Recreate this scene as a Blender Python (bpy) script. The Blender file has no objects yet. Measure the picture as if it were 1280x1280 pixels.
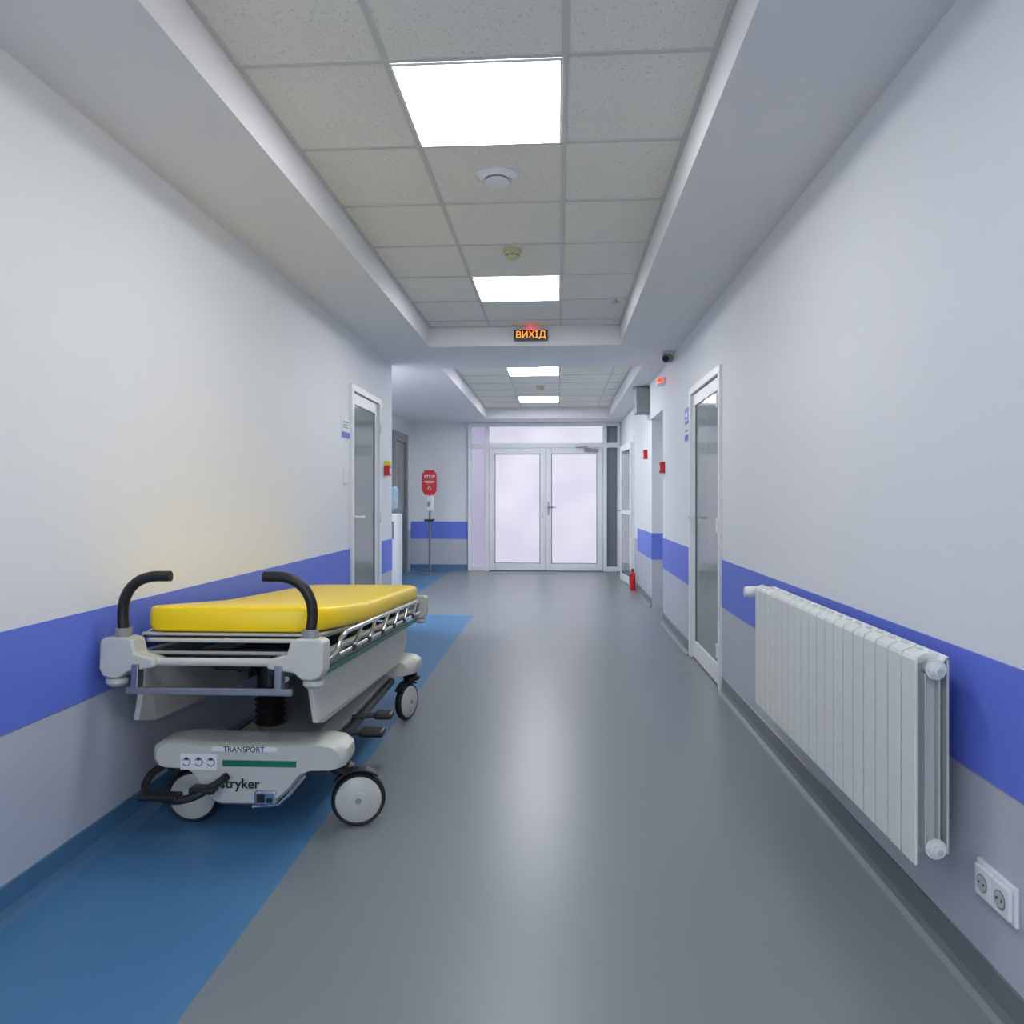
import bpy, bmesh, math, random
from mathutils import Vector, Matrix
random.seed(4)
S=bpy.context.scene
C=bpy.context.collection
try:
    S.view_settings.view_transform='Standard'
    S.view_settings.look='None'
except Exception as e: print(e)

# ---------------------------------------------------------------- materials
def lin(c):
    def f(v):
        v/=255.0
        return v/12.92 if v<=0.04045 else ((v+0.055)/1.055)**2.4
    return (f(c[0]),f(c[1]),f(c[2]),1)
def mat(name,col,rough=0.5,metal=0.0,noise=0.0,nscale=20,bump=0.0,bscale=200,emis=None,estr=0,spec=0.5,coat=0,trans=0):
    m=bpy.data.materials.new(name); m.use_nodes=True
    nt=m.node_tree; b=nt.nodes['Principled BSDF']
    b.inputs['Base Color'].default_value=lin(col)
    b.inputs['Roughness'].default_value=rough
    b.inputs['Metallic'].default_value=metal
    b.inputs['Specular IOR Level'].default_value=spec
    b.inputs['Coat Weight'].default_value=coat
    b.inputs['Transmission Weight'].default_value=trans
    if emis:
        b.inputs['Emission Color'].default_value=lin(emis)
        b.inputs['Emission Strength'].default_value=estr
    tc=nt.nodes.new('ShaderNodeTexCoord')
    if noise>0:
        n=nt.nodes.new('ShaderNodeTexNoise'); n.inputs['Scale'].default_value=nscale; n.inputs['Detail'].default_value=4
        nt.links.new(tc.outputs['Object'],n.inputs['Vector'])
        r=nt.nodes.new('ShaderNodeMapRange')
        r.inputs[1].default_value=0.3; r.inputs[2].default_value=0.7
        r.inputs[3].default_value=1-noise; r.inputs[4].default_value=1+noise
        nt.links.new(n.outputs['Fac'],r.inputs[0])
        mx=nt.nodes.new('ShaderNodeVectorMath'); mx.operation='SCALE'
        mx.inputs[0].default_value=lin(col)[:3]
        nt.links.new(r.outputs[0],mx.inputs['Scale'])
        nt.links.new(mx.outputs[0],b.inputs['Base Color'])
    if bump>0:
        n2=nt.nodes.new('ShaderNodeTexNoise'); n2.inputs['Scale'].default_value=bscale
        nt.links.new(tc.outputs['Object'],n2.inputs['Vector'])
        bp=nt.nodes.new('ShaderNodeBump'); bp.inputs['Strength'].default_value=bump; bp.inputs['Distance'].default_value=0.002
        nt.links.new(n2.outputs['Fac'],bp.inputs['Height'])
        nt.links.new(bp.outputs[0],b.inputs['Normal'])
    return m

def wall_mat():
    m=mat('wall_paint',(232,234,237),0.6)
    nt=m.node_tree; b=nt.nodes['Principled BSDF']
    tc=nt.nodes.new('ShaderNodeTexCoord'); sp=nt.nodes.new('ShaderNodeSeparateXYZ')
    nt.links.new(tc.outputs['Object'],sp.inputs[0])
    g=nt.nodes.new('ShaderNodeMath'); g.operation='GREATER_THAN'; g.inputs[1].default_value=0.69
    nt.links.new(sp.outputs['Z'],g.inputs[0])
    mx=nt.nodes.new('ShaderNodeMix'); mx.data_type='RGBA'
    mx.inputs['A'].default_value=lin((188,193,206)); mx.inputs['B'].default_value=lin((230,233,238))
    nt.links.new(g.outputs[0],mx.inputs['Factor']); nt.links.new(mx.outputs['Result'],b.inputs['Base Color'])
    return m
def tile_mat():
    m=mat('mineral_fibre_tile',(214,213,204),0.85)
    nt=m.node_tree; b=nt.nodes['Principled BSDF']
    tc=nt.nodes.new('ShaderNodeTexCoord')
    n=nt.nodes.new('ShaderNodeTexNoise'); n.inputs['Scale'].default_value=95; n.inputs['Detail'].default_value=3; n.inputs['Roughness'].default_value=0.6
    nt.links.new(tc.outputs['Object'],n.inputs['Vector'])
    r=nt.nodes.new('ShaderNodeValToRGB')
    r.color_ramp.elements[0].position=0.30; r.color_ramp.elements[0].color=lin((202,201,192))
    r.color_ramp.elements[1].position=0.42; r.color_ramp.elements[1].color=lin((236,235,228))
    nt.links.new(n.outputs['Fac'],r.inputs[0]); nt.links.new(r.outputs[0],b.inputs['Base Color'])
    return m
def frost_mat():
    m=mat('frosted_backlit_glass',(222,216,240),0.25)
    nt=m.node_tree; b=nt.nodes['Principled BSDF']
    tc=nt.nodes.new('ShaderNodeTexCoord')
    n=nt.nodes.new('ShaderNodeTexNoise'); n.inputs['Scale'].default_value=1.1; n.inputs['Detail'].default_value=1  # soft blotches of reflected light painted into the glow colour
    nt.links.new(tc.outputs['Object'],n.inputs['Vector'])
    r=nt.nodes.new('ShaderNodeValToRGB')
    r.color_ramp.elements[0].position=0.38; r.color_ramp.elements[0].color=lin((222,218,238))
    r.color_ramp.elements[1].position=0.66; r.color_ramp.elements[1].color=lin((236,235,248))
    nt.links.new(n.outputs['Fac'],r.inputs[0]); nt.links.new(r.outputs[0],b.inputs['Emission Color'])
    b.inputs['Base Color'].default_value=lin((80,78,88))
    b.inputs['Emission Strength'].default_value=0.86  # emission stands in for light coming from behind the panes
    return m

M={}
M['wall']=wall_mat()
M['ceil']=mat('ceiling_paint',(230,231,234),0.65)
M['tile']=tile_mat()
M['tbar']=mat('t_bar',(205,205,202),0.5)
M['white']=mat('white_pvc',(232,234,238),0.35)
M['band']=mat('blue_wall_guard',(102,124,226),0.5)
M['grayfl']=mat('gray_vinyl',(126,134,138),0.33,noise=0.10,nscale=260,bump=0.07,bscale=60)
M['bluefl']=mat('blue_vinyl',(74,124,166),0.38,noise=0.10,nscale=260,bump=0.07,bscale=60)
M['graycove']=mat('gray_cove',(112,120,125),0.4)
M['bluecove']=mat('blue_cove',(74,114,150),0.4)
M['glass']=mat('tinted_glass',(102,122,122),0.1,spec=0.5)
M['frost']=frost_mat()
M['darkpane']=mat('side_pane',(118,124,138),0.1)
M['metal']=mat('brushed_metal',(160,162,165),0.3,metal=0.9)
M['chrome']=mat('chrome',(205,208,212),0.15,metal=1)
M['dgray']=mat('dark_gray',(60,63,66),0.5)
M['gray']=mat('gray_plastic',(140,143,147),0.5)
M['black']=mat('black_rubber',(22,22,24),0.45)
M['blackg']=mat('black_gloss',(16,16,18),0.25)
M['cream']=mat('cream_plastic',(194,196,189),0.38,noise=0.02,nscale=30)
M['cream2']=mat('cream_dark',(152,155,150),0.4)
M['yellow']=mat('yellow_vinyl',(255,220,2),0.36)
M['green']=mat('green_stripe',(30,110,85),0.4)
M['red']=mat('red_plastic',(205,25,35),0.4)
M['yel2']=mat('yellow_plastic',(225,215,60),0.4)
M['blueS']=mat('blue_sign',(55,95,205),0.4)
M['print']=mat('printed_gray',(120,128,140),0.5)
M['rad']=mat('radiator_enamel',(222,226,223),0.3)
M['radd']=mat('radiator_core',(190,195,192),0.4)
M['panel']=mat('led_panel',(255,255,255),0.4,emis=(252,253,255),estr=16.5)
M['panel2']=mat('led_panel_hall',(255,255,255),0.4,emis=(252,253,255),estr=30)
M['orange']=mat('led_orange',(255,150,20),0.4,emis=(255,150,15),estr=1.4)
M['redled']=mat('led_red',(255,40,20),0.4,emis=(255,40,15),estr=5)
M['water']=mat('water_bottle',(150,180,200),0.1,spec=0.7)
M['ivory']=mat('aged_ivory',(205,200,165),0.5)
M['window_fill']=mat('window_fill_glow',(200,210,220),0.3,emis=(236,242,255),estr=6.5)  # glowing pane of the added window, brightens ceiling and walls

# ---------------------------------------------------------------- helpers
def empty(name,loc=(0,0,0)):
    e=bpy.data.objects.new(name,None); C.objects.link(e); e.location=loc; e.empty_display_size=0.1
    return e
def fin(name,bm,m,parent=None,bevel=0,smooth=False,seg=2):
    me=bpy.data.meshes.new(name)
    bmesh.ops.recalc_face_normals(bm,faces=bm.faces)
    bm.to_mesh(me); bm.free()
    o=bpy.data.objects.new(name,me); C.objects.link(o)
    if m is not None:
        for k in (m if isinstance(m,(list,tuple)) else [m]): me.materials.append(k)
    if bevel>0:
        b=o.modifiers.new('b','BEVEL'); b.width=bevel; b.segments=seg; b.limit_method='ANGLE'; b.angle_limit=math.radians(35)
    if smooth:
        for p in me.polygons: p.use_smooth=True
    if parent: o.parent=parent
    return o
def addbox(bm,x0,x1,y0,y1,z0,z1,mi=0):
    vs=[bm.verts.new((x,y,z)) for z in (z0,z1) for y in (y0,y1) for x in (x0,x1)]
    for f in ((0,1,3,2),(4,5,7,6),(0,1,5,4),(2,3,7,6),(0,2,6,4),(1,3,7,5)):
        fc=bm.faces.new([vs[i] for i in f]); fc.material_index=mi
def boxes(name,lst,m,parent=None,bevel=0,seg=2):
    bm=bmesh.new()
    for b in lst: addbox(bm,*b)
    return fin(name,bm,m,parent,bevel,seg=seg)
def box(name,x0,x1,y0,y1,z0,z1,m,parent=None,bevel=0,seg=2):
    return boxes(name,[(x0,x1,y0,y1,z0,z1)],m,parent,bevel,seg)
def prism(name,pts,a0,a1,axis,m,parent=None,bevel=0,seg=2,smooth=False):
    """pts 2-D profile; axis 'y': pts=(x,z); 'x': pts=(y,z); 'z': pts=(x,y)"""
    bm=bmesh.new()
    def P(p,a):
        return {'y':(p[0],a,p[1]),'x':(a,p[0],p[1]),'z':(p[0],p[1],a)}[axis]
    A=[bm.verts.new(P(p,a0)) for p in pts]; B=[bm.verts.new(P(p,a1)) for p in pts]
    n=len(pts)
    bm.faces.new(A); bm.faces.new(B[::-1])
    for i in range(n): bm.faces.new((A[i],A[(i+1)%n],B[(i+1)%n],B[i]))
    return fin(name,bm,m,parent,bevel,smooth,seg)
def tube(name,pts,r,m,parent=None,res=4,smooth=False):
    cu=bpy.data.curves.new(name,'CURVE'); cu.dimensions='3D'; cu.bevel_depth=r; cu.bevel_resolution=res; cu.use_fill_caps=True
    if smooth:
        sp=cu.splines.new('BEZIER'); sp.bezier_points.add(len(pts)-1)
        for i,p in enumerate(pts):
            bp=sp.bezier_points[i]; bp.co=p; bp.handle_left_type='AUTO'; bp.handle_right_type='AUTO'
        sp.resolution_u=10
    else:
        sp=cu.splines.new('POLY'); sp.points.add(len(pts)-1)
        for i,p in enumerate(pts): sp.points[i].co=(*p,1)
    cu.materials.append(m)
    o=bpy.data.objects.new(name,cu); C.objects.link(o)
    if parent: o.parent=parent
    return o
def lathe(name,prof,loc,axis,m,parent=None,n=32):
    """prof: list of (r,h) along axis vector"""
    bm=bmesh.new()
    ax=Vector(axis).normalized()
    q=Vector((0,0,1)).rotation_difference(ax)
    rings=[]
    for r,h in prof:
        if r<1e-6: rings.append([bm.verts.new(q@Vector((0,0,h))+Vector(loc))])
        else: rings.append([bm.verts.new(q@Vector((r*math.cos(2*math.pi*i/n),r*math.sin(2*math.pi*i/n),h))+Vector(loc)) for i in range(n)])
    for a,b in zip(rings,rings[1:]):
        for i in range(n):
            j=(i+1)%n
            if len(a)==1 and len(b)==1: continue
            if len(a)==1: bm.faces.new((a[0],b[i],b[j]))
            elif len(b)==1: bm.faces.new((a[i],a[j],b[0]))
            else: bm.faces.new((a[i],a[j],b[j],b[i]))
    if len(rings[0])>1: bm.faces.new(rings[0])
    if len(rings[-1])>1: bm.faces.new(rings[-1][::-1])
    o=fin(name,bm,m,parent)
    for p in o.data.polygons: p.use_smooth=len(p.vertices)<=4
    e=o.modifiers.new('e','EDGE_SPLIT'); e.split_angle=math.radians(40)
    return o
def text(name,s,size,loc,rot,m,parent=None,ext=0.0008,bold=0.0,align='CENTER'):
    cu=bpy.data.curves.new(name,'FONT'); cu.body=s; cu.size=size; cu.extrude=ext; cu.align_x=align; cu.align_y='CENTER'; cu.offset=bold
    cu.materials.append(m)
    o=bpy.data.objects.new(name,cu); C.objects.link(o); o.location=loc; o.rotation_euler=rot
    if parent: o.parent=parent
    return o

XL,XR=-1.6,1.04
ZS=2.52; ZT=2.687
YE=12.6; YB=-4.0
XA=-2.53; XR2=1.06
YLC=7.07      # left wall corner
YR0,YR1=7.39,8.42
TX0,TX1=-1.09,0.525
# ---------------------------------------------------------------- floor
xs=[-2.9,-1.82,-0.885,1.7]; ys=[YB-.2,7.73,12.35,YE+0.4]
bm=bmesh.new()
for j in range(3):
    for i in range(3):
        blue=(j==0 and i<2) or (j==1 and i==0) or (j==2 and i==0)
        v=[bm.verts.new(p) for p in ((xs[i],ys[j],0),(xs[i+1],ys[j],0),(xs[i+1],ys[j+1],0),(xs[i],ys[j+1],0))]
        f=bm.faces.new(v); f.material_index=1 if blue else 0
bmesh.ops.remove_doubles(bm,verts=bm.verts,dist=1e-5)
fin('floor',bm,[M['grayfl'],M['bluefl']])

# ---------------------------------------------------------------- walls
LD=(5.62,6.57,2.12); RD=(4.75,5.85,2.08)
boxes('wall_left',[(-1.8,XL,YB,LD[0],0,ZS),(-1.8,XL,LD[1],YLC,0,ZS),(-1.8,XL,LD[0],LD[1],LD[2],ZS),
                   (-1.8,-1.75,LD[0],LD[1],0,LD[2])],M['wall'])
boxes('wall_alcove_near',[(-2.73,-1.8,YLC-.2,YLC,0,ZS)],M['wall'])
boxes('wall_alcove_left',[(-2.73,XA,YLC,YE,0,ZS)],M['wall'])
boxes('wall_end',[(-2.73,-1.53,YE,YE+.2,0,ZS),(-1.53,1.3,YE+.12,YE+.2,0,ZS)],M['wall'])
boxes('wall_right',[(XR,XR+.2,YB,RD[0],0,ZS),(XR,XR+.2,RD[1],YR0,0,ZS),(XR,XR+.2,RD[0],RD[1],RD[2],ZS),
                    (XR+.15,XR+.2,RD[0],RD[1],0,RD[2]),
                    (XR,XR+.3,YR0,YR1,2.11,ZS),(XR+.3,XR+.4,YR0-.1,YR1+.1,0,ZS)],M['wall'])
boxes('wall_right_far',[(XR2,XR2+.28,YR1,YE+.2,0,ZS)],M['wall'])
boxes('wall_back',[(-1.8,-1.35,YB-.2,YB,0,ZS+.3),(.8,XR+.2,YB-.2,YB,0,ZS+.3),(-1.35,.8,YB-.2,YB,0,.85),(-1.35,.8,YB-.2,YB,2.25,ZS+.3)],M['wall'])
p=empty('added_fill_window',(-.275,YB-.08,1.55))  # unseen window added behind the camera to brighten ceiling and walls
boxes('frame',[(-1.075,-1.01,-.04,.04,-.7,.7),(1.01,1.075,-.04,.04,-.7,.7),(-1.01,1.01,-.04,.04,.635,.7),(-1.01,1.01,-.04,.04,-.7,-.635),(-.035,.035,-.04,.04,-.635,.635)],M['white'],p,.004)
box('pane',-1.01,1.01,-.01,0,-.635,.635,M['window_fill'],p)
# ---------------------------------------------------------------- ceiling
T2=(-1.15,0.82,7.31,11.9); T1=(TX0,TX1,-3.2,6.27)
boxes('ceiling',[(-2.73,T1[0],YB,T1[3],ZS,2.8),(T1[1],1.44,YB,T1[3],ZS,2.8),(T1[0],T1[1],YB,T1[2],ZS,2.8),
   (-2.73,1.44,T1[3],T2[2],ZS,2.8),
   (-2.73,T2[0],T2[2],T2[3],ZS,2.8),(T2[1],1.44,T2[2],T2[3],ZS,2.8),(-2.73,1.44,T2[3],YE+.2,ZS,2.8)],M['ceil'],bevel=0)
boxes('ceiling_tiles',[(T1[0],T1[1],T1[2],T1[3],ZT,ZT+.02),(T2[0],T2[1],T2[2],T2[3],ZT,ZT+.02)],M['tile'])
cols=[-.574,.026]
rows1=[2.445+.6*k for k in range(-9,7)]
rows2=[7.54+.6*k for k in range(0,8)]
lst=[]; w=.010; zt0=ZT-.004
for T,rows in ((T1,rows1),(T2,rows2)):
    for c in cols+([.626] if T is T2 else []): lst.append((c-w,c+w,T[2],T[3],zt0,ZT))
    for r in rows:
        if T[2]<r<T[3]: lst.append((T[0],T[1],r-w,r+w,zt0-.0005,ZT))
    lst+= [(T[0],T[0]+.02,T[2],T[3],zt0-.001,ZT),(T[1]-.02,T[1],T[2],T[3],zt0-.001,ZT),(T[0],T[1],T[3]-.02,T[3],zt0-.001,ZT)]
boxes('trim_ceiling_grid',lst,M['tbar'])
def panel(y0,x=-.274,z=ZT-.012,m='panel'):
    p=empty('ceiling_light_panel',(x,y0+.3,z))
    a=.290
    boxes('frame',[(-a,a,-a,-a+.008,.001,.007),(-a,a,a-.008,a,.001,.007),(-a,-a+.008,-a+.008,a-.008,.001,.007),(a-.008,a,-a+.008,a-.008,.001,.007)],M['white'],p)
    box('diffuser',-a+.008,a-.008,-a+.008,a-.008,0.002,.006,M[m],p)
for y in (-2.355,.045,2.445,4.845): panel(y)
for y in (8.14,10.54): panel(y,m='panel2')
panel(7.2,-2.2,ZS-.008,'panel2')  # extra panel added out of view in the alcove to brighten the far end

# ---------------------------------------------------------------- coving / bands
def cove(name,x,y0,y1,s,m):
    pr=[(0,0),(.038,0),(.03,.003),(.016,.014),(.007,.035),(.005,.1),(0,.103)]
    prism(name,[(x+s*p[0],p[1]) for p in pr],y0,y1,'y',m)
def covex(name,y,x0,x1,s,m):
    pr=[(0,0),(.038,0),(.03,.003),(.016,.014),(.007,.035),(.005,.1),(0,.103)]
    prism(name,[(y+s*p[0],p[1]) for p in pr],x0,x1,'x',m)
cove('baseboard_left',XL,YB,LD[0]-.01,1,M['bluecove'])
cove('baseboard_left',XL,LD[1]+.01,YLC,1,M['bluecove'])
cove('baseboard_alcove',XA,YLC,11.1,1,M['bluecove'])
covex('baseboard_end',YE,XA,-1.54,-1,M['bluecove'])
cove('baseboard_right',XR,YB,RD[0]-.01,-1,M['graycove'])
cove('baseboard_right',XR,RD[1]+.01,YR0,-1,M['graycove'])
cove('baseboard_right_far',XR2,YR1,YE,-1,M['graycove'])
B0,B1=.54,.838; t=.004
def vband(name,lst): boxes(name,lst,M['band'],bevel=.001)
vband('trim_band_left',[(XL,XL+t,YB,LD[0]-.005,B0,B1),(XL,XL+t,LD[1]+.005,YLC,B0,B1)])
vband('trim_band_alcove',[(XA,XA+t,YLC,11.1,B0,B1)])
vband('trim_band_end',[(XA+.01,-1.54,YE-t,YE,B0,B1)])
vband('trim_band_right',[(XR-t,XR,YB,RD[0]-.005,B0,B1),(XR-t,XR,RD[1]+.005,YR0,B0,B1),(XR2,XR+.3,YR1-t,YR1,B0,B1)])
vband('trim_band_right_far',[(XR2-t,XR2,YR1,9.9,B0,B1)])

# ---------------------------------------------------------------- side doors
def sdoor(name,x,y0,y1,zt,s,hy):
    p=empty(name,(x,(y0+y1)/2,0))
    h=(y1-y0)/2-.003; f=.05; zt=zt-.004
    def B(n,a0,a1,b0,b1,c0,c1,m,bev=.003):
        xa,xb=sorted((s*a0,s*a1)); return box(n,xa,xb,b0,b1,c0,c1,m,p,bev)
    B('frame_jamb_1',-.1,.02,-h,-h+f,.002,zt,M['white']); B('frame_jamb_2',-.1,.02,h-f,h,.002,zt,M['white'])
    B('frame_head',-.1,.02,-h+f,h-f,zt-f,zt,M['white'])
    a=-h+f+.004; b=h-f-.004; zz=zt-f-.004; r=.085
    B('leaf_stile_1',-.05,-.002,a,a+r,.012,zz,M['white']); B('leaf_stile_2',-.05,-.002,b-r,b,.012,zz,M['white'])
    B('leaf_top',-.05,-.002,a+r,b-r,zz-.09,zz,M['white']); B('leaf_bottom',-.05,-.002,a+r,b-r,.012,.14,M['white'])
    B('glass',-.03,-.012,a+r,b-r,.14,zz-.09,M['glass'],0)
    for k,(q0,q1,w0,w1) in enumerate(((a+r,a+r+.008,.14,zz-.09),(b-r-.008,b-r,.14,zz-.09))):
        B('bead_%d'%k,-.012,-.006,q0,q1,w0,w1,M['print'],0)
    yh=a+r/2 if hy<0 else b-r/2; d=1 if hy<0 else -1
    B('handle_plate',-.002,.006,yh-.016,yh+.016,.95,1.17,M['white'],.003)
    tube('handle',[(s*.004,yh,1.08),(s*.05,yh,1.08),(s*.055,yh+d*.01,1.08),(s*.055,yh+d*.13,1.08)],.009,M['white'],p)
    yo=b+.004 if hy<0 else a-.004
    for i,z in enumerate((.25,1.05,1.85)):
        tube('hinge_%d'%i,[(s*.022,yo,z-.045),(s*.022,yo,z+.045)],.009,M['white'],p)
    return p
sdoor('door_1',XL,LD[0],LD[1],LD[2],1,-1)
sdoor('door_2',XR,RD[0],RD[1],RD[2],-1,1)

# ---------------------------------------------------------------- end double door
M['frostside']=mat('frosted_side',(120,116,135),0.2,emis=(190,184,215),estr=.6)  # backlight of the side panes put in as emission
def end_doors():
    p=empty('door_3',(0,YE,0))
    x0,x1=-1.525,XR2-.005; zt=ZS-.005
    W=M['white']
    ff=[(x0,x0+.06),(-1.23,-1.16),(.76,.83),(x1-.05,x1)]
    lst=[(a,b,-.06,.06,.0,zt) for a,b in ff]
    lst+=[(ff[i][1],ff[i+1][0],-.06,.06,zt-.06,zt) for i in range(3)]
    lst+=[(ff[i][1],ff[i+1][0],-.06,.06,2.09,2.17) for i in range(3)]
    lst+=[(ff[i][1],ff[i+1][0],-.06,.06,0,.08) for i in (0,2)]
    boxes('frame',lst,W,p,.004)
    boxes('transom_glass',[(ff[1][1],ff[2][0],.0,.01,2.17,zt-.06)],M['frost'],p)
    boxes('side_glass',[(ff[0][1],ff[1][0],.0,.01,.08,2.09),(ff[0][1],ff[1][0],.0,.01,2.17,zt-.06)],M['frostside'],p)
    boxes('side_glass_2',[(ff[2][1],ff[3][0],.0,.01,.08,2.09),(ff[2][1],ff[3][0],.0,.01,2.17,zt-.06)],M['darkpane'],p)
    mid=-.2
    for k,(a,b) in enumerate(((-1.155,mid-.004),(mid+.004,.755))):
        r=.09
        boxes('leaf_%d'%k,[(a,a+r,-.075,-.01,.012,2.085),(b-r,b,-.075,-.01,.012,2.085),(a+r,b-r,-.075,-.01,1.99,2.085),(a+r,b-r,-.075,-.01,.012,.13)],W,p,.006)
        boxes('bead_%d'%k,[(a+r,a+r+.012,-.06,-.03,.13,1.99),(b-r-.012,b-r,-.06,-.03,.13,1.99),(a+r,b-r,-.06,-.03,1.978,1.99),(a+r,b-r,-.06,-.03,.13,.142)],M['print'],p)
        box('leaf_glass_%d'%k,a+r,b-r,-.05,-.04,.13,1.99,M['frost'],p)
    box('handle_plate',mid+.03,mid+.06,-.085,-.075,.95,1.18,M['metal'],p,.002)
    tube('handle',[(mid+.045,-.08,1.08),(mid+.045,-.13,1.08),(mid+.17,-.13,1.08)],.011,M['metal'],p)
    tube('pull_bar',[(mid-.05,-.08,.9),(mid-.05,-.12,.92),(mid-.05,-.12,1.28),(mid-.05,-.08,1.3)],.01,W,p)
    box('closer_body',.45,.68,-.12,-.075,2.02,2.07,M['gray'],p,.004)
    tube('closer_arm',[(.55,-.11,2.075),(.30,-.16,2.085),(.5,-.07,2.11)],.007,M['gray'],p)
end_doors()

# ---------------------------------------------------------------- open glazed door, far right
p=empty('door_4',(XR2-.025,10.40,0)); p.rotation_euler=(0,0,math.radians(94.5))
boxes('leaf',[(0,.09,-.02,.02,.01,2.02),(.81,.9,-.02,.02,.01,2.02),(.09,.81,-.02,.02,1.93,2.02),(.09,.81,-.02,.02,.01,.12),(.09,.81,-.02,.02,1.0,1.06)],M['white'],p,.004)
boxes('glass',[(.09,.81,-.004,.014,.12,1.0),(.09,.81,-.004,.014,1.06,1.93)],M['glass'],p)
tube('handle',[(.86,.02,1.05),(.86,.06,1.05),(.75,.06,1.05)],.01,M['metal'],p)
box('trim_1',XR2-.015,XR2,10.30,10.38,0.0,2.1,M['white'],bevel=.003)

# lift / dark gray doorway in alcove
p=empty('elevator_door',(XA,11.66,0))
boxes('frame',[(.0,.05,-.52,-.42,0,2.28),(.0,.05,.42,.52,0,2.28),(.0,.05,-.42,.42,2.14,2.28)],M['gray'],p,.004)
boxes('leaf_1',[(.0,.018,-.42,-.003,0.005,2.14)],M['metal'],p)
boxes('leaf_2',[(.0,.018,.003,.42,0.005,2.14)],M['metal'],p)
# leaf in right recess
p=empty('door_5',(XR+.3,(YR0+YR1)/2,0))
boxes('frame',[(-.03,0,-.5,-.44,0,2.1),(-.03,0,.44,.5,0,2.1),(-.03,0,-.44,.44,2.04,2.1)],M['white'],p,.003)
boxes('leaf',[(-.02,0,-.44,.44,.005,2.04)],M['white'],p)
tube('handle',[(-.02,-.36,1.05),(-.07,-.36,1.05),(-.07,-.24,1.05)],.01,M['metal'],p)

# water dispenser
p=empty('water_dispenser',(-2.32,10.05,0))
box('body',-.16,.16,-.16,.16,.0,1.02,M['white'],p,.02,3)
box('tap_recess',-.11,.11,-.163,-.155,.68,.92,M['print'],p,.003)
tube('tap_1',[(-.05,-.16,.86),(-.05,-.2,.86),(-.05,-.2,.82)],.01,M['blueS'],p)
tube('tap_2',[(.05,-.16,.86),(.05,-.2,.86),(.05,-.2,.82)],.01,M['red'],p)
lathe('bottle',[(.03,0),(.04,.03),(.13,.07),(.135,.1),(.13,.12),(.135,.14),(.135,.2),(.128,.22),(.135,.24),(.135,.34),(.12,.37),(.0,.375)],(0,0,1.02),(0,0,1),M['water'],p)

# hand sanitizer stand with stop sign
p=empty('hand_sanitizer_stand',(-2.07,11.9,0))
lathe('base',[(.17,0),(.17,.012),(.15,.02),(.02,.03),(.0,.03)],(0,0,0),(0,0,1),M['metal'],p)
tube('pole',[(0,0,.02),(0,0,1.55)],.017,M['metal'],p)
oc=[(-.075,-.2),(.075,-.2),(.12,-.13),(.12,.13),(.075,.2),(-.075,.2),(-.12,.13),(-.12,-.13)]
prism('stop_sign',[(a,1.49+b) for a,b in oc],-.034,-.024,'y',M['red'],p,.002)
text('sign_text','STOP',.075,(0,-.036,1.58),(math.pi/2,0,0),M['white'],p,bold=.001)
box('sign_line_1',-.08,.08,-.036,-.034,1.505,1.515,M['white'],p)
box('sign_line_2',-.06,.06,-.036,-.034,1.48,1.488,M['white'],p)
tube('sign_icon',[(-.03,-.036,1.38),(0,-.036,1.43),(.03,-.036,1.38),(0,-.036,1.36)],.006,M['white'],p)
box('dispenser',-.045,.075,-.12,-.02,1.03,1.27,M['white'],p,.015,3)
box('dispenser_window',-.02,.03,-.123,-.119,1.1,1.18,M['gray'],p)
prism('drip_tray',[(-.05,.86),(.07,.86),(.09,.9),(-.07,.9)],-.17,-.02,'y',M['dgray'],p,.004)

# ---------------------------------------------------------------- wall small things
p=empty('door_sign',(XL,5.49,1.755))
box('plate',0,.006,-.1,.1,-.075,.075,M['white'],p,.001)
box('blue_strip',.006,.008,-.1,.1,-.072,-.03,M['blueS'],p)
boxes('lines',[(.006,.007,-.07,.07,.04,.048),(.006,.007,-.07,.05,.02,.027),(.006,.007,-.07,.06,.0,.007)],M['print'],p)
p=empty('light_switch',(XL,5.49,1.39))
box('plate',0,.01,-.042,.042,-.06,.06,M['white'],p,.003); box('rocker',.01,.016,-.026,.026,-.04,.04,M['white'],p,.003)
p=empty('fire_alarm_call_point',(XL,6.8,1.50))
box('housing',0,.045,-.05,.05,-.06,.03,M['red'],p,.006); box('cover',0,.05,-.05,.05,.03,.075,M['yel2'],p,.006)
box('button',.045,.05,-.025,.025,-.04,.01,M['white'],p,.002)
for nm,loc in (('room_sign',(XR,6.02,1.89)),('room_sign',(XR,6.02,1.745))):
    p=empty(nm,loc)
    big=loc[2]>1.8
    box('plate',-.006,0,-.09,.09,-.062,.062,M['blueS'] if big else M['white'],p,.001)
    if big: boxes('print',[(-.008,-.006,-.05,.05,-.01,.02),(-.008,-.006,-.06,.06,-.04,-.03)],M['white'],p)
    else: boxes('print',[(-.008,-.006,-.08,.08,-.055,-.01),(-.008,-.006,-.06,.06,.02,.03)],M['blueS'],p)
for x,y,z in ((XR,7.3,1.53),(XR2,8.86,1.75)):
    p=empty('fire_call_button',(x,y,z))
    box('housing',-.045,0,-.05,.05,-.055,.055,M['red'],p,.006); box('glass',-.05,-.045,-.03,.03,-.03,.02,M['white'],p,.001)
p=empty('wall_cabinet',(XR2,8.66,2.355))
box('case',-.16,0,-.12,.12,-.145,.145,M['gray'],p,.006); box('lid',-.14,-.02,-.128,-.12,-.125,.125,M['gray'],p,.002)
# emergency red exit lamp
p=empty('emergency_light',(XR,7.3,2.37))
box('case',-.07,0,-.08,.08,-.035,.035,M['white'],p,.008); box('lens',-.073,-.03,-.086,.0,-.016,.016,M['redled'],p)
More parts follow.
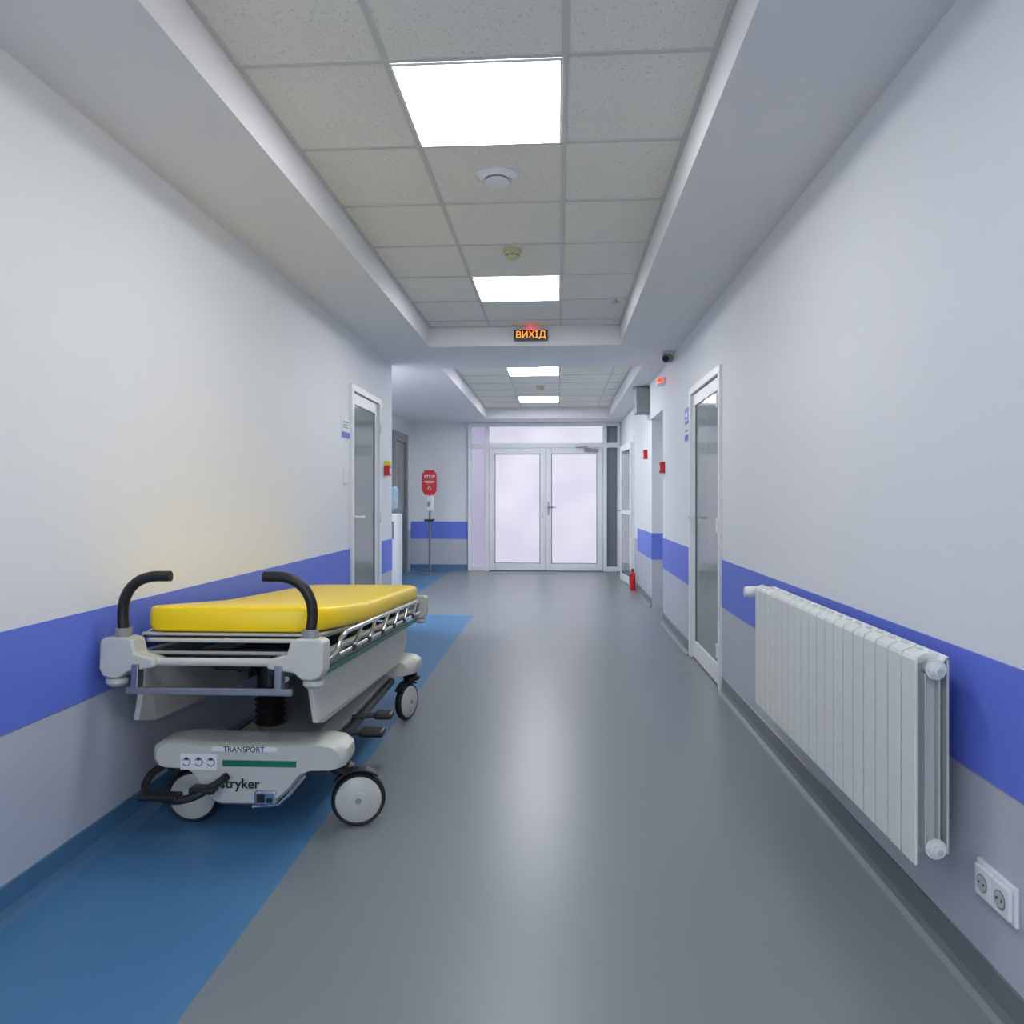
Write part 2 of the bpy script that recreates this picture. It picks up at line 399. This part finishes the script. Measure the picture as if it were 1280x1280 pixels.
# fire extinguisher
p=empty('fire_extinguisher',(1.0,9.95,0))
lathe('cylinder',[(.034,0),(.036,.01),(.036,.2),(.028,.235),(.014,.25),(.014,.27),(0,.27)],(0,0,.003),(0,0,1),M['red'],p)
tube('hose',[(0,-.01,.27),(-.03,-.02,.26),(-.042,-.02,.18),(-.042,-.02,.1)],.005,M['black'],p,smooth=True)
box('valve',-.012,.012,-.015,.04,.27,.29,M['black'],p,.003)
# security camera
p=empty('security_camera',(.985,6.66,ZS))
lathe('base',[(.045,0),(.045,-.03),(.0,-.03)],(0,0,-.001),(0,0,1),M['white'],p)
lathe('body',[(.0,-.04),(.036,-.035),(.04,-.02),(.04,.05),(.034,.055),(.028,.05),(.0,.05)],(-.005,-.03,-.05),(-.6,-1,-.2),M['cream2'],p)
lathe('lens',[(.028,.0),(.028,.055),(.0,.061)],(-.01,-.035,-.055),(-.6,-1,-.2),M['blackg'],p)
# exit sign
p=empty('exit_sign',(-.225,T1[3]-.002,2.602))
box('case',-.142,.142,-.045,0,-.043,.043,M['blackg'],p,.004)
boxes('rim',[(-.142,.142,-.048,-.045,.038,.043),(-.142,.142,-.048,-.045,-.043,-.038)],M['dgray'],p)
tx=text('lettering','ВИХІД',.078,(0,-.047,0),(math.pi/2,0,0),M['orange'],p)
tx.data.resolution_u=4
box('indicator',-.03,.03,-.035,-.015,.043,.047,M['redled'],p)
# air diffuser
p=empty('ceiling_air_diffuser',(-.274,3.345,ZT))
lathe('rim',[(.095,-.001),(.095,-.006),(.07,-.022),(.055,-.02),(.05,-.004),(.0,-.004)],(0,0,0),(0,0,1),M['white'],p,48)
lathe('disc',[(.01,-.004),(.01,-.02),(.052,-.024),(.056,-.03),(.03,-.036),(.0,-.037)],(0,0,0),(0,0,1),M['white'],p,48)
def smoke(x,y,z):
    p=empty('smoke_detector',(x,y,z))
    lathe('base',[(.055,-.001),(.055,-.014),(.0,-.014)],(0,0,0),(0,0,1),M['ivory'],p)
    lathe('head',[(.045,-.014),(.047,-.03),(.036,-.034),(.036,-.042),(.042,-.044),(.03,-.056),(.0,-.058)],(0,0,0),(0,0,1),M['ivory'],p)
    for k in range(8):
        a=k*math.pi/4
        box('slot_%d'%k,math.cos(a)*.037-.004,math.cos(a)*.037+.004,math.sin(a)*.037-.004,math.sin(a)*.037+.004,-.041,-.035,M['dgray'],p)
smoke(-.265,4.34,ZT); smoke(-.22,9.6,ZT)
p=empty('sprinkler_head',(.42,5.42,ZT))
lathe('plate',[(.06,-.001),(.058,-.008),(.02,-.014),(.0,-.014)],(0,0,0),(0,0,1),M['white'],p)
lathe('head',[(.012,-.014),(.01,-.03),(.03,-.032),(.03,-.036),(0,-.037)],(0,0,0),(0,0,1),M['metal'],p)

# ---------------------------------------------------------------- socket
p=empty('power_outlet',(XR,1.812,.295))
box('plate',-.01,0,-.078,.078,-.045,.045,M['white'],p,.003)
for k in (-.036,.036):
    box('frame_%d'%(k>0),-.02,-.01,k-.034,k+.034,-.037,.037,M['white'],p,.004)
    lathe('well_%d'%(k>0),[(.021,0),(.021,.001),(.0,.001)],(-.0205,k,0),(-1,0,0),M['print'],p)
    lathe('well_rim_%d'%(k>0),[(.0185,0),(.0185,.0012),(.0,.0012)],(-.0207,k,0),(-1,0,0),M['radd'],p)
    for h in (-.0095,.0095):
        lathe('hole_%d_%d'%(k>0,h>0),[(.003,0),(.003,.001),(.0,.001)],(-.0222,k+h,0),(-1,0,0),M['black'],p,12)

# ---------------------------------------------------------------- radiator
def radiator():
    p=empty('radiator',(0,0,0))
    y0=1.93; n=19; w=.08; zf0,zf1=.292,.828; xf=.903; xb=.993
    bmF=bmesh.new(); bmC=bmesh.new()
    for i in range(n):
        a=y0+i*w; b=a+w; c=(a+b)/2
        prof=[(xf,zf0),(xf,zf1-.018),(xf+.006,zf1-.006),(xf+.03,zf1+.004),(xf+.03,zf1-.001),(xf+.011,zf1-.012),(xf+.007,zf1-.022),(xf+.007,zf0)]
        A=[bmF.verts.new((q[0],a+.004,q[1])) for q in prof]; Bv=[bmF.verts.new((q[0],b-.004,q[1])) for q in prof]
        bmF.faces.new(A); bmF.faces.new(Bv[::-1])
        for k in range(len(prof)): bmF.faces.new((A[k],A[(k+1)%8],Bv[(k+1)%8],Bv[k]))
        addbox(bmC,xf+.007,xb-.01,c-.004,c+.004,zf0+.02,zf1-.03)
        addbox(bmC,xf+.035,xb-.03,c-.013,c+.013,zf0+.03,zf1-.04)
        addbox(bmC,xf+.026,xf+.030,c-.034,c+.034,zf0+.035,zf1-.05)
        addbox(bmC,xf+.060,xf+.064,c-.034,c+.034,zf0+.035,zf1-.05)
        addbox(bmC,xb-.012,xb-.006,a+.003,b-.003,zf0+.03,zf1-.015)
        prof=[(xf+.055,zf1-.03),(xf+.078,zf1-.004),(xb-.006,zf1-.006),(xb-.006,zf1-.012),(xf+.08,zf1-.010),(xf+.058,zf1-.036)]
        A=[bmF.verts.new((q[0],a+.003,q[1])) for q in prof]; Bv=[bmF.verts.new((q[0],b-.003,q[1])) for q in prof]
        bmF.faces.new(A); bmF.faces.new(Bv[::-1])
        for k in range(6): bmF.faces.new((A[k],A[(k+1)%6],Bv[(k+1)%6],Bv[k]))
        addbox(bmF,xf+.02,xf+.082,c-.005,c+.005,zf1-.03,zf1-.004)
    fin('section_fronts',bmF,M['rad'],p,.002); fin('section_cores',bmC,M['radd'],p,.001)
    xm=xf+.05
    for nm,z in (('top',zf1-.038),('bottom',zf0+.045)):
        tube('manifold_'+nm,[(xm,y0+.002,z),(xm,y0+n*w-.002,z)],.020,M['rad'],p)
        lathe('plug_'+nm,[(.022,0),(.022,.012),(.016,.014),(.016,.022),(.008,.024),(.0,.024)],(xm,y0+.003,z),(0,-1,0),M['rad'],p,6)
        lathe('collar_'+nm,[(.026,0),(.026,.006),(0,.006)],(xm,y0+.004,z),(0,-1,0),M['rad'],p)
        lathe('vent_'+nm,[(.007,0),(.007,.006),(0,.006)],(xm,y0-.020,z),(0,-1,0),M['radd'],p)
    ye=y0+n*w; zv=zf1-.038
    lathe('valve_nut',[(.018,0),(.018,.02),(.013,.022),(.013,.05),(0,.05)],(xm,ye,zv),(0,1,0),M['chrome'],p)
    lathe('valve_body',[(.018,0),(.018,.04),(0,.04)],(xm-.015,ye+.05,zv),(1,0,0),M['chrome'],p)
    lathe('thermostat_head',[(.02,0),(.026,.008),(.026,.05),(.023,.07),(.0,.074)],(xm-.015,ye+.05,zv),(-1,0,.0),M['white'],p)
    tube('supply_pipe',[(xm+.02,ye+.05,zv),(XR-.003,ye+.05,zv)],.012,M['white'],p)
    tube('return_pipe',[(xm,ye,zf0+.045),(xm,ye+.05,zf0+.045),(XR-.003,ye+.05,zf0+.045)],.012,M['white'],p)
    for i,y in enumerate((y0+.2,y0+.76,y0+1.32)):
        box('bracket_%d'%i,xb-.008,XR-.002,y-.012,y+.012,.74,.775,M['white'],p)
        box('bracket_low_%d'%i,xb-.008,XR-.002,y-.012,y+.012,.34,.36,M['white'],p)
radiator()

# ---------------------------------------------------------------- hospital stretcher
def stretcher():
    p=empty('hospital_stretcher',(-1.125,3.5,0)); p.rotation_euler=(0,0,math.radians(.6))
    cr,cr2,bk,ch=M['cream'],M['cream2'],M['black'],M['chrome']
    ox=.0
    prof=[(-.362,.285),(-.358,.318),(-.33,.338),(-.28,.345),(-.16,.338),(.16,.338),(.28,.345),(.33,.338),(.358,.318),(.362,.285),(.35,.258),(.325,.249),(.245,.247),(.205,.23),
          (.15,.165),(.10,.122),(.07,.113),(-.10,.113),(-.13,.122),(-.17,.165),(-.215,.23),(-.245,.247),(-.325,.249),(-.35,.258)]
    def hood(name,ya,yb):
        bm=bmesh.new(); rings=[]
        n=len(prof); cz=.25
        s=1 if yb>ya else -1
        D=abs(yb-ya)
        for dy,sc in ((0,.93),(.012,.975),(.035,1.0),(D-.08,1.0),(D-.03,.95),(D,.85)):
            rings.append([bm.verts.new((ox+q[0]*sc,ya+s*dy,cz+(q[1]-cz)*(sc if sc>.97 else sc-.03))) for q in prof])
        for A,Bv in zip(rings,rings[1:]):
            for i in range(n): bm.faces.new((A[i],A[(i+1)%n],Bv[(i+1)%n],Bv[i]))
        bm.faces.new(rings[0]); bm.faces.new(rings[-1][::-1])
        o=fin(name,bm,cr,p,0)
        for f in o.data.polygons: f.use_smooth=True
        e=o.modifiers.new('e','EDGE_SPLIT'); e.split_angle=math.radians(35)
    hood('base_hood_near',-.90,-.70); hood('base_hood_far',.70,.50)
    prism('base_spine',[(-.19,.19),(-.21,.25),(-.16,.285),(.16,.285),(.21,.25),(.19,.19),(.14,.16),(-.14,.16)],-.72,.52,'y',cr2,p,.01)
    box('base_undercarriage',-.1,.1,-.6,.45,.12,.162,M['dgray'],p,.01)
    boxes('base_chassis_rails',[(-.24,-.21,-.70,.5,.21,.24),(.21,.24,-.70,.5,.21,.24)],M['dgray'],p,.004)
    yf=-.9
    box('stripe',-.09,.18,yf-.0025,yf+.002,.258,.28,M['green'],p)
    box('label_plate',-.13,.11,yf-.0035,yf+.001,.310,.329,M['white'],p,.003)
    text('label_text','TRANSPORT',.027,(-.01,yf-.0045,.3195),(math.pi/2,0,0),M['dgray'],p,ext=.0004,bold=.0003)
    box('sticker',-.245,-.11,yf-.0035,yf+.001,.243,.300,M['white'],p,.001)
    for k in range(3):
        cxk=-.222+k*.045
        tube('sticker_ring_%d'%k,[(cxk+.014*math.cos(a*.6),yf-.004,.272+.014*math.sin(a*.6)) for a in range(6,16)],.0015,M['dgray'],p)
        box('sticker_dot_%d'%k,cxk-.006,cxk+.006,yf-.0045,yf-.003,.278,.288,M['dgray'],p)
    text('logo_text','stryker',.050,(-.025,yf-.0045,.196),(math.pi/2,0,0),M['black'],p,ext=.0004,bold=.0006)
    box('brake_housing',.03,.11,-.915,-.88,.125,.175,M['chrome'],p,.006)
    box('brake_housing_slot',.042,.07,-.92,-.914,.135,.165,M['black'],p,.003)
    box('brake_housing_slot_2',.077,.097,-.92,-.914,.135,.152,M['black'],p,.003)
    tube('hood_edge_right',[(.21,-.89,.226),(.155,-.895,.160),(.115,-.897,.122),(.02,-.9,.113)],.006,M['chrome'],p)
    def caster(name,sx,sy,wx,wy,ang):
        q=empty(name,(wx,wy,0)); q.parent=p; q.rotation_euler=(0,0,ang)
        R=.1; hw=.019
        lathe('tyre',[(.078,-hw+.002),(.092,-hw),(.1,-hw*.5),(.1,hw*.5),(.092,hw),(.078,hw-.002)],(0,0,R),(0,1,0),bk,q,40)
        lathe('disc_1',[(.084,0),(.086,.006),(.078,.012),(.03,.016),(.028,.02),(.0,.021)],(0,-hw+.008,R),(0,-1,0),cr,q,40)
        lathe('disc_2',[(.084,0),(.086,.006),(.078,.012),(.03,.016),(.028,.02),(.0,.021)],(0,hw-.008,R),(0,1,0),cr,q,40)
        lathe('axle_cap',[(.012,0),(.01,.006),(0,.006)],(0,-hw-.011,R),(0,-1,0),M['gray'],q,16)
        bm=bmesh.new(); rr=.107; prev=None
        for i in range(8):
            a=math.radians(50+i*13)
            c=(rr*math.cos(a),rr*math.sin(a)+R); d=((rr+.007)*math.cos(a),(rr+.007)*math.sin(a)+R)
            vs=[bm.verts.new((c[0],-.024,c[1])),bm.verts.new((d[0],-.024,d[1])),bm.verts.new((d[0],.024,d[1])),bm.verts.new((c[0],.024,c[1]))]
            if prev:
                for k in range(4): bm.faces.new((prev[k],prev[(k+1)%4],vs[(k+1)%4],vs[k]))
            else: bm.faces.new(vs)
            prev=vs
        bm.faces.new(prev[::-1])
        fin('fender',bm,bk,q,.002)
        lathe(name+'_stem',[(.04,0),(.046,.006),(.046,.022),(.03,.03),(.03,.05),(0,.05)],(sx,sy,.210),(0,0,1),bk,p)
        return q
    caster('caster_1',.315,-.79,.372,-.77,math.radians(14))
    caster('caster_2',-.305,-.79,-.258,-.77,math.radians(5))
    caster('caster_3',.315,.60,.295,.56,math.radians(70))
    caster('caster_4',-.315,.60,-.30,.56,math.radians(75))
    tube('brake_pedal',[(-.32,-.86,.25),(-.345,-.93,.225),(-.33,-.98,.195),(-.25,-1.0,.175),(-.17,-1.0,.178),(-.10,-.97,.208),(-.07,-.91,.225)],.014,bk,p,smooth=True)
    box('brake_pedal_pad_1',-.34,-.20,-1.02,-.965,.170,.193,bk,p,.008)
    box('brake_pedal_pad_2',-.17,-.08,-1.0,-.95,.190,.214,bk,p,.008)
    box('steer_pedal',.30,.40,-.50,-.42,.235,.262,bk,p,.01)
    box('steer_pedal_2',.31,.39,-.28,-.20,.245,.27,bk,p,.01)
    tube('pedal_arm',[(.18,-.46,.24),(.34,-.46,.25)],.012,M['dgray'],p)
    tube('pedal_arm_2',[(.18,-.24,.24),(.34,-.24,.26)],.012,M['dgray'],p)
    cx=-.075
    for k,y in enumerate((-.48,.38)):
        zz=.285; z1=.45-.04*k
        pr=[]; nb=7
        for i in range(nb):
            z=(z1-zz)/nb
            pr+= [(.050,i*z),(.064,i*z+z*.5)]
        pr+=[(.050,z1-zz),(0,z1-zz)]
        lathe('bellows_%d'%k,pr,(cx,y,zz),(0,0,1),bk,p)
        lathe('column_%d'%k,[(.055,0),(.055,.14),(0,.14)],(cx,y,z1),(0,0,1),M['blackg'],p)
        box('column_head_%d'%k,cx-.08,cx+.08,y-.09,y+.09,z1+.11,z1+.18,bk,p,.01)
        boxes('column_bracket_%d'%k,[(cx+.07,cx+.10,y-.06,y+.2,z1-.03,z1+.14),(cx-.1,cx-.07,y-.06,y+.2,z1+.03,z1+.14)],M['dgray'],p,.006)
        lathe('pivot_bolt_%d'%k,[(.02,0),(.018,.01),(0,.01)],(cx+.085,y-.06,z1+.04),(0,-1,0),M['chrome'],p,12)
    tube('trend_cylinder',[(cx+.14,-.45,.50),(cx+.2,.1,.32)],.02,bk,p)
    tube('trend_rod',[(cx+.14,-.45,.50),(cx+.12,-.6,.56)],.01,ch,p)
    TL=-.06
    q=empty('litter'); q.parent=p; q.location=(-.062,-1.10,0); q.rotation_euler=(math.atan(TL),0,0)
    L=2.17; dz=-.028
    for s,nm in ((1,'right'),(-1,'left')):
        box('frame_rail_'+nm,s*.33-.018,s*.33+.018,.04,L-.05,.665+dz,.71+dz,cr2,q,.008)
        for e,en in ((0,'near'),(1,'far')):
            pf=[(.195,.676),(.195,.704),(.262,.722),(.275,.770),(.30,.777),(.372,.776),(.388,.765),(.388,.67),(.375,.645),(.345,.637),(.315,.64),(.288,.662)]
            pf=[(s*a,b+dz) for a,b in pf]
            ya,yb=(0,.085) if e==0 else (L-.085,L)
            prism('corner_casting_%s_%s'%(nm,en),pf,ya,yb,'y',cr,q,.008,3)
            lathe('bumper_%s_%s'%(nm,en),[(.02,0),(.036,-.006),(.036,-.022),(.022,-.034),(0,-.034)],(s*.345,(ya+yb)/2,.640+dz),(0,0,1),cr,q)
        lathe('handle_socket_'+nm,[(.028,0),(.028,.04),(0,.04)],(s*.33,.045,.765+dz),(0,0,1),M['gray'],q)
        pts=[(s*.33,.045,.79+dz),(s*.335,.045,.835),(s*.325,.042,.885),(s*.292,.04,.93),(s*.245,.038,.952),(s*.165,.038,.957)]
        tube('push_handle_'+nm,pts,.0185,bk,q,smooth=True)
        bm=bmesh.new()
        P=[(s*.305,.12,.635),(s*.335,.13,.44),(s*.325,.24,.415),(s*.32,1.70,.41),(s*.30,1.93,.48),(s*.295,1.95,.635)]
        A=[bm.verts.new(v) for v in P]; Bv=[bm.verts.new((v[0]-s*.02,v[1],v[2])) for v in P]
        bm.faces.new(A); bm.faces.new(Bv[::-1])
        for i in range(6): bm.faces.new((A[i],A[(i+1)%6],Bv[(i+1)%6],Bv[i]))
        fin('deck_side_cover_'+nm,bm,cr,q,.005)
        box('rail_cover_strip_'+nm,s*.343-.006,s*.343+.006,.16,1.95,.60,.622,M['green'],q,.003)
        X=s*.378
        tube('side_rail_top_'+nm,[(s*.35,.18,.65),(X,.20,.68),(X,.25,.722),(X,.32,.738),(X,1.80,.740),(X,1.88,.724),(s*.355,1.92,.67)],.0095,ch,q,smooth=False)
        tube('side_rail_low_'+nm,[(X,.22,.666),(X,1.90,.666)],.008,ch,q)
        for k in range(6):
            y=.42+k*.25
            tube('spindle_%s_%d'%(nm,k),[(X,y,.666),(X,y+.045,.68),(X,y+.11,.726),(X,y+.14,.738)],.0075,ch,q)
            box('spindle_joint_%s_%d'%(nm,k),X-.012,X+.012,y-.025,y+.015,.655,.677,bk,q,.005)
            tube('spindle_pivot_%s_%d'%(nm,k),[(s*.34,y,.664),(X,y,.664)],.008,M['dgray'],q)
    for e,en in ((.035,'near'),(L-.035,'far')):
        tube('end_bar_'+en,[(-.27,e,.692+dz),(.27,e,.692+dz)],.014,cr,q)
        box('end_plate_'+en,-.27,.27,e+.03,e+.05,.712+dz,.722+dz,cr2,q,.002)
    box('lower_end_bar',-.285,.285,-.012,.01,.560,.584,M['metal'],q,.003)
    box('lower_bar_hanger_1',-.27,-.245,-.008,.03,.575,.66,M['metal'],q,.003)
    box('lower_bar_hanger_2',.225,.25,-.008,.03,.575,.66,M['metal'],q,.003)
    for k,y in enumerate((.3,.8,1.3,1.8)):
        box('cross_member_%d'%k,-.32,.32,y-.02,y+.02,.63,.67,M['dgray'],q,.004)
    tube('crank_red_bar',[(-.26,.2,.672),(.08,.2,.672)],.006,M['red'],q)
    box('gas_spring_housing',-.15,.0,.35,.75,.58,.645,bk,q,.01)
    box('deck_support_1',.04,.2,.4,.7,.55,.63,M['dgray'],q,.01)
    box('deck_support_2',-.15,.1,1.25,1.6,.50,.645,M['dgray'],q,.01)
    tube('brace_1',[(.22,.3,.65),(.12,.9,.45)],.012,M['metal'],q)
    tube('brace_2',[(-.22,.3,.65),(-.12,.9,.45)],.012,M['metal'],q)
    def slab(name,x,ya,za,yb,zb,th,m,bev,seg=3):
        bm=bmesh.new()
        def ring(y,z,xx):
            return [bm.verts.new((-xx,y,z)),bm.verts.new((xx,y,z)),bm.verts.new((xx,y,z+th)),bm.verts.new((-xx,y,z+th))]
        A=ring(ya,za,x); Bv=ring(yb,zb,x)
        for k in range(4): bm.faces.new((A[k],A[(k+1)%4],Bv[(k+1)%4],Bv[k]))
        bm.faces.new(A); bm.faces.new(Bv[::-1])
        return fin(name,bm,m,q,bev,seg=seg)
    slab('deck_backrest',.325,.15,.738,.88,.708,.012,cr,.004)
    slab('deck_foot',.325,.90,.708,2.06,.712,.012,cr,.004)
    slab('deck_edge',.29,.12,.718,.9,.69,.014,cr,.005)
    # mattress: one continuous cushion with chamfered corners
    bm=bmesh.new()
    st=[(.135,.755,.25),(.15,.754,.29),(.22,.752,.335),(.5,.739,.345),(.85,.724,.345),(.90,.7235,.345),(1.2,.7245,.345),(2.0,.727,.345),(2.07,.728,.315),(2.085,.728,.27)]
    th=.088; rings=[]
    for y,z,x in st:
        r=.022
        pr=[(-x+r,z),(x-r,z),(x-r*.3,z+r*.3),(x,z+r),(x,z+th-r),(x-r*.3,z+th-r*.3),(x-r,z+th),(-x+r,z+th),(-x+r*.3,z+th-r*.3),(-x,z+th-r),(-x,z+r),(-x+r*.3,z+r*.3)]
        rings.append([bm.verts.new((a,y,b)) for a,b in pr])
    for A,Bv in zip(rings,rings[1:]):
        for k in range(12): bm.faces.new((A[k],A[(k+1)%12],Bv[(k+1)%12],Bv[k]))
    bm.faces.new(rings[0]); bm.faces.new(rings[-1][::-1])
    o=fin('mattress',bm,M['yellow'],q,.008,seg=3)
    for f in o.data.polygons: f.use_smooth=True
    e=o.modifiers.new('e','EDGE_SPLIT'); e.split_angle=math.radians(50)
stretcher()

# ---------------------------------------------------------------- light
w=bpy.data.worlds.new('w'); S.world=w; w.use_nodes=True
w.node_tree.nodes['Background'].inputs[0].default_value=(.8,.85,1,1); w.node_tree.nodes['Background'].inputs[1].default_value=.3
sp=bpy.data.lights.new('added_warm_spot','SPOT'); so=bpy.data.objects.new('added_warm_spot',sp); C.objects.link(so)  # spot added without a fixture, gives the warm glow on the left wall
so.location=(.85,.3,2.2); sp.energy=60; sp.color=(1,.80,.45); sp.spot_size=math.radians(55); sp.spot_blend=1; sp.shadow_soft_size=.15
so.rotation_euler=(Vector((-1.6,2.9,1.65))-Vector(so.location)).to_track_quat('-Z','Y').to_euler()

cam=bpy.data.cameras.new('camera'); co=bpy.data.objects.new('camera',cam); C.objects.link(co)
co.location=(0,0,1.22); th=math.atan(57/925)
co.rotation_euler=(math.pi/2,0,th)
cam.sensor_width=36; cam.lens=36*925/1280; cam.shift_y=-16/1280; cam.clip_start=.02
S.camera=co
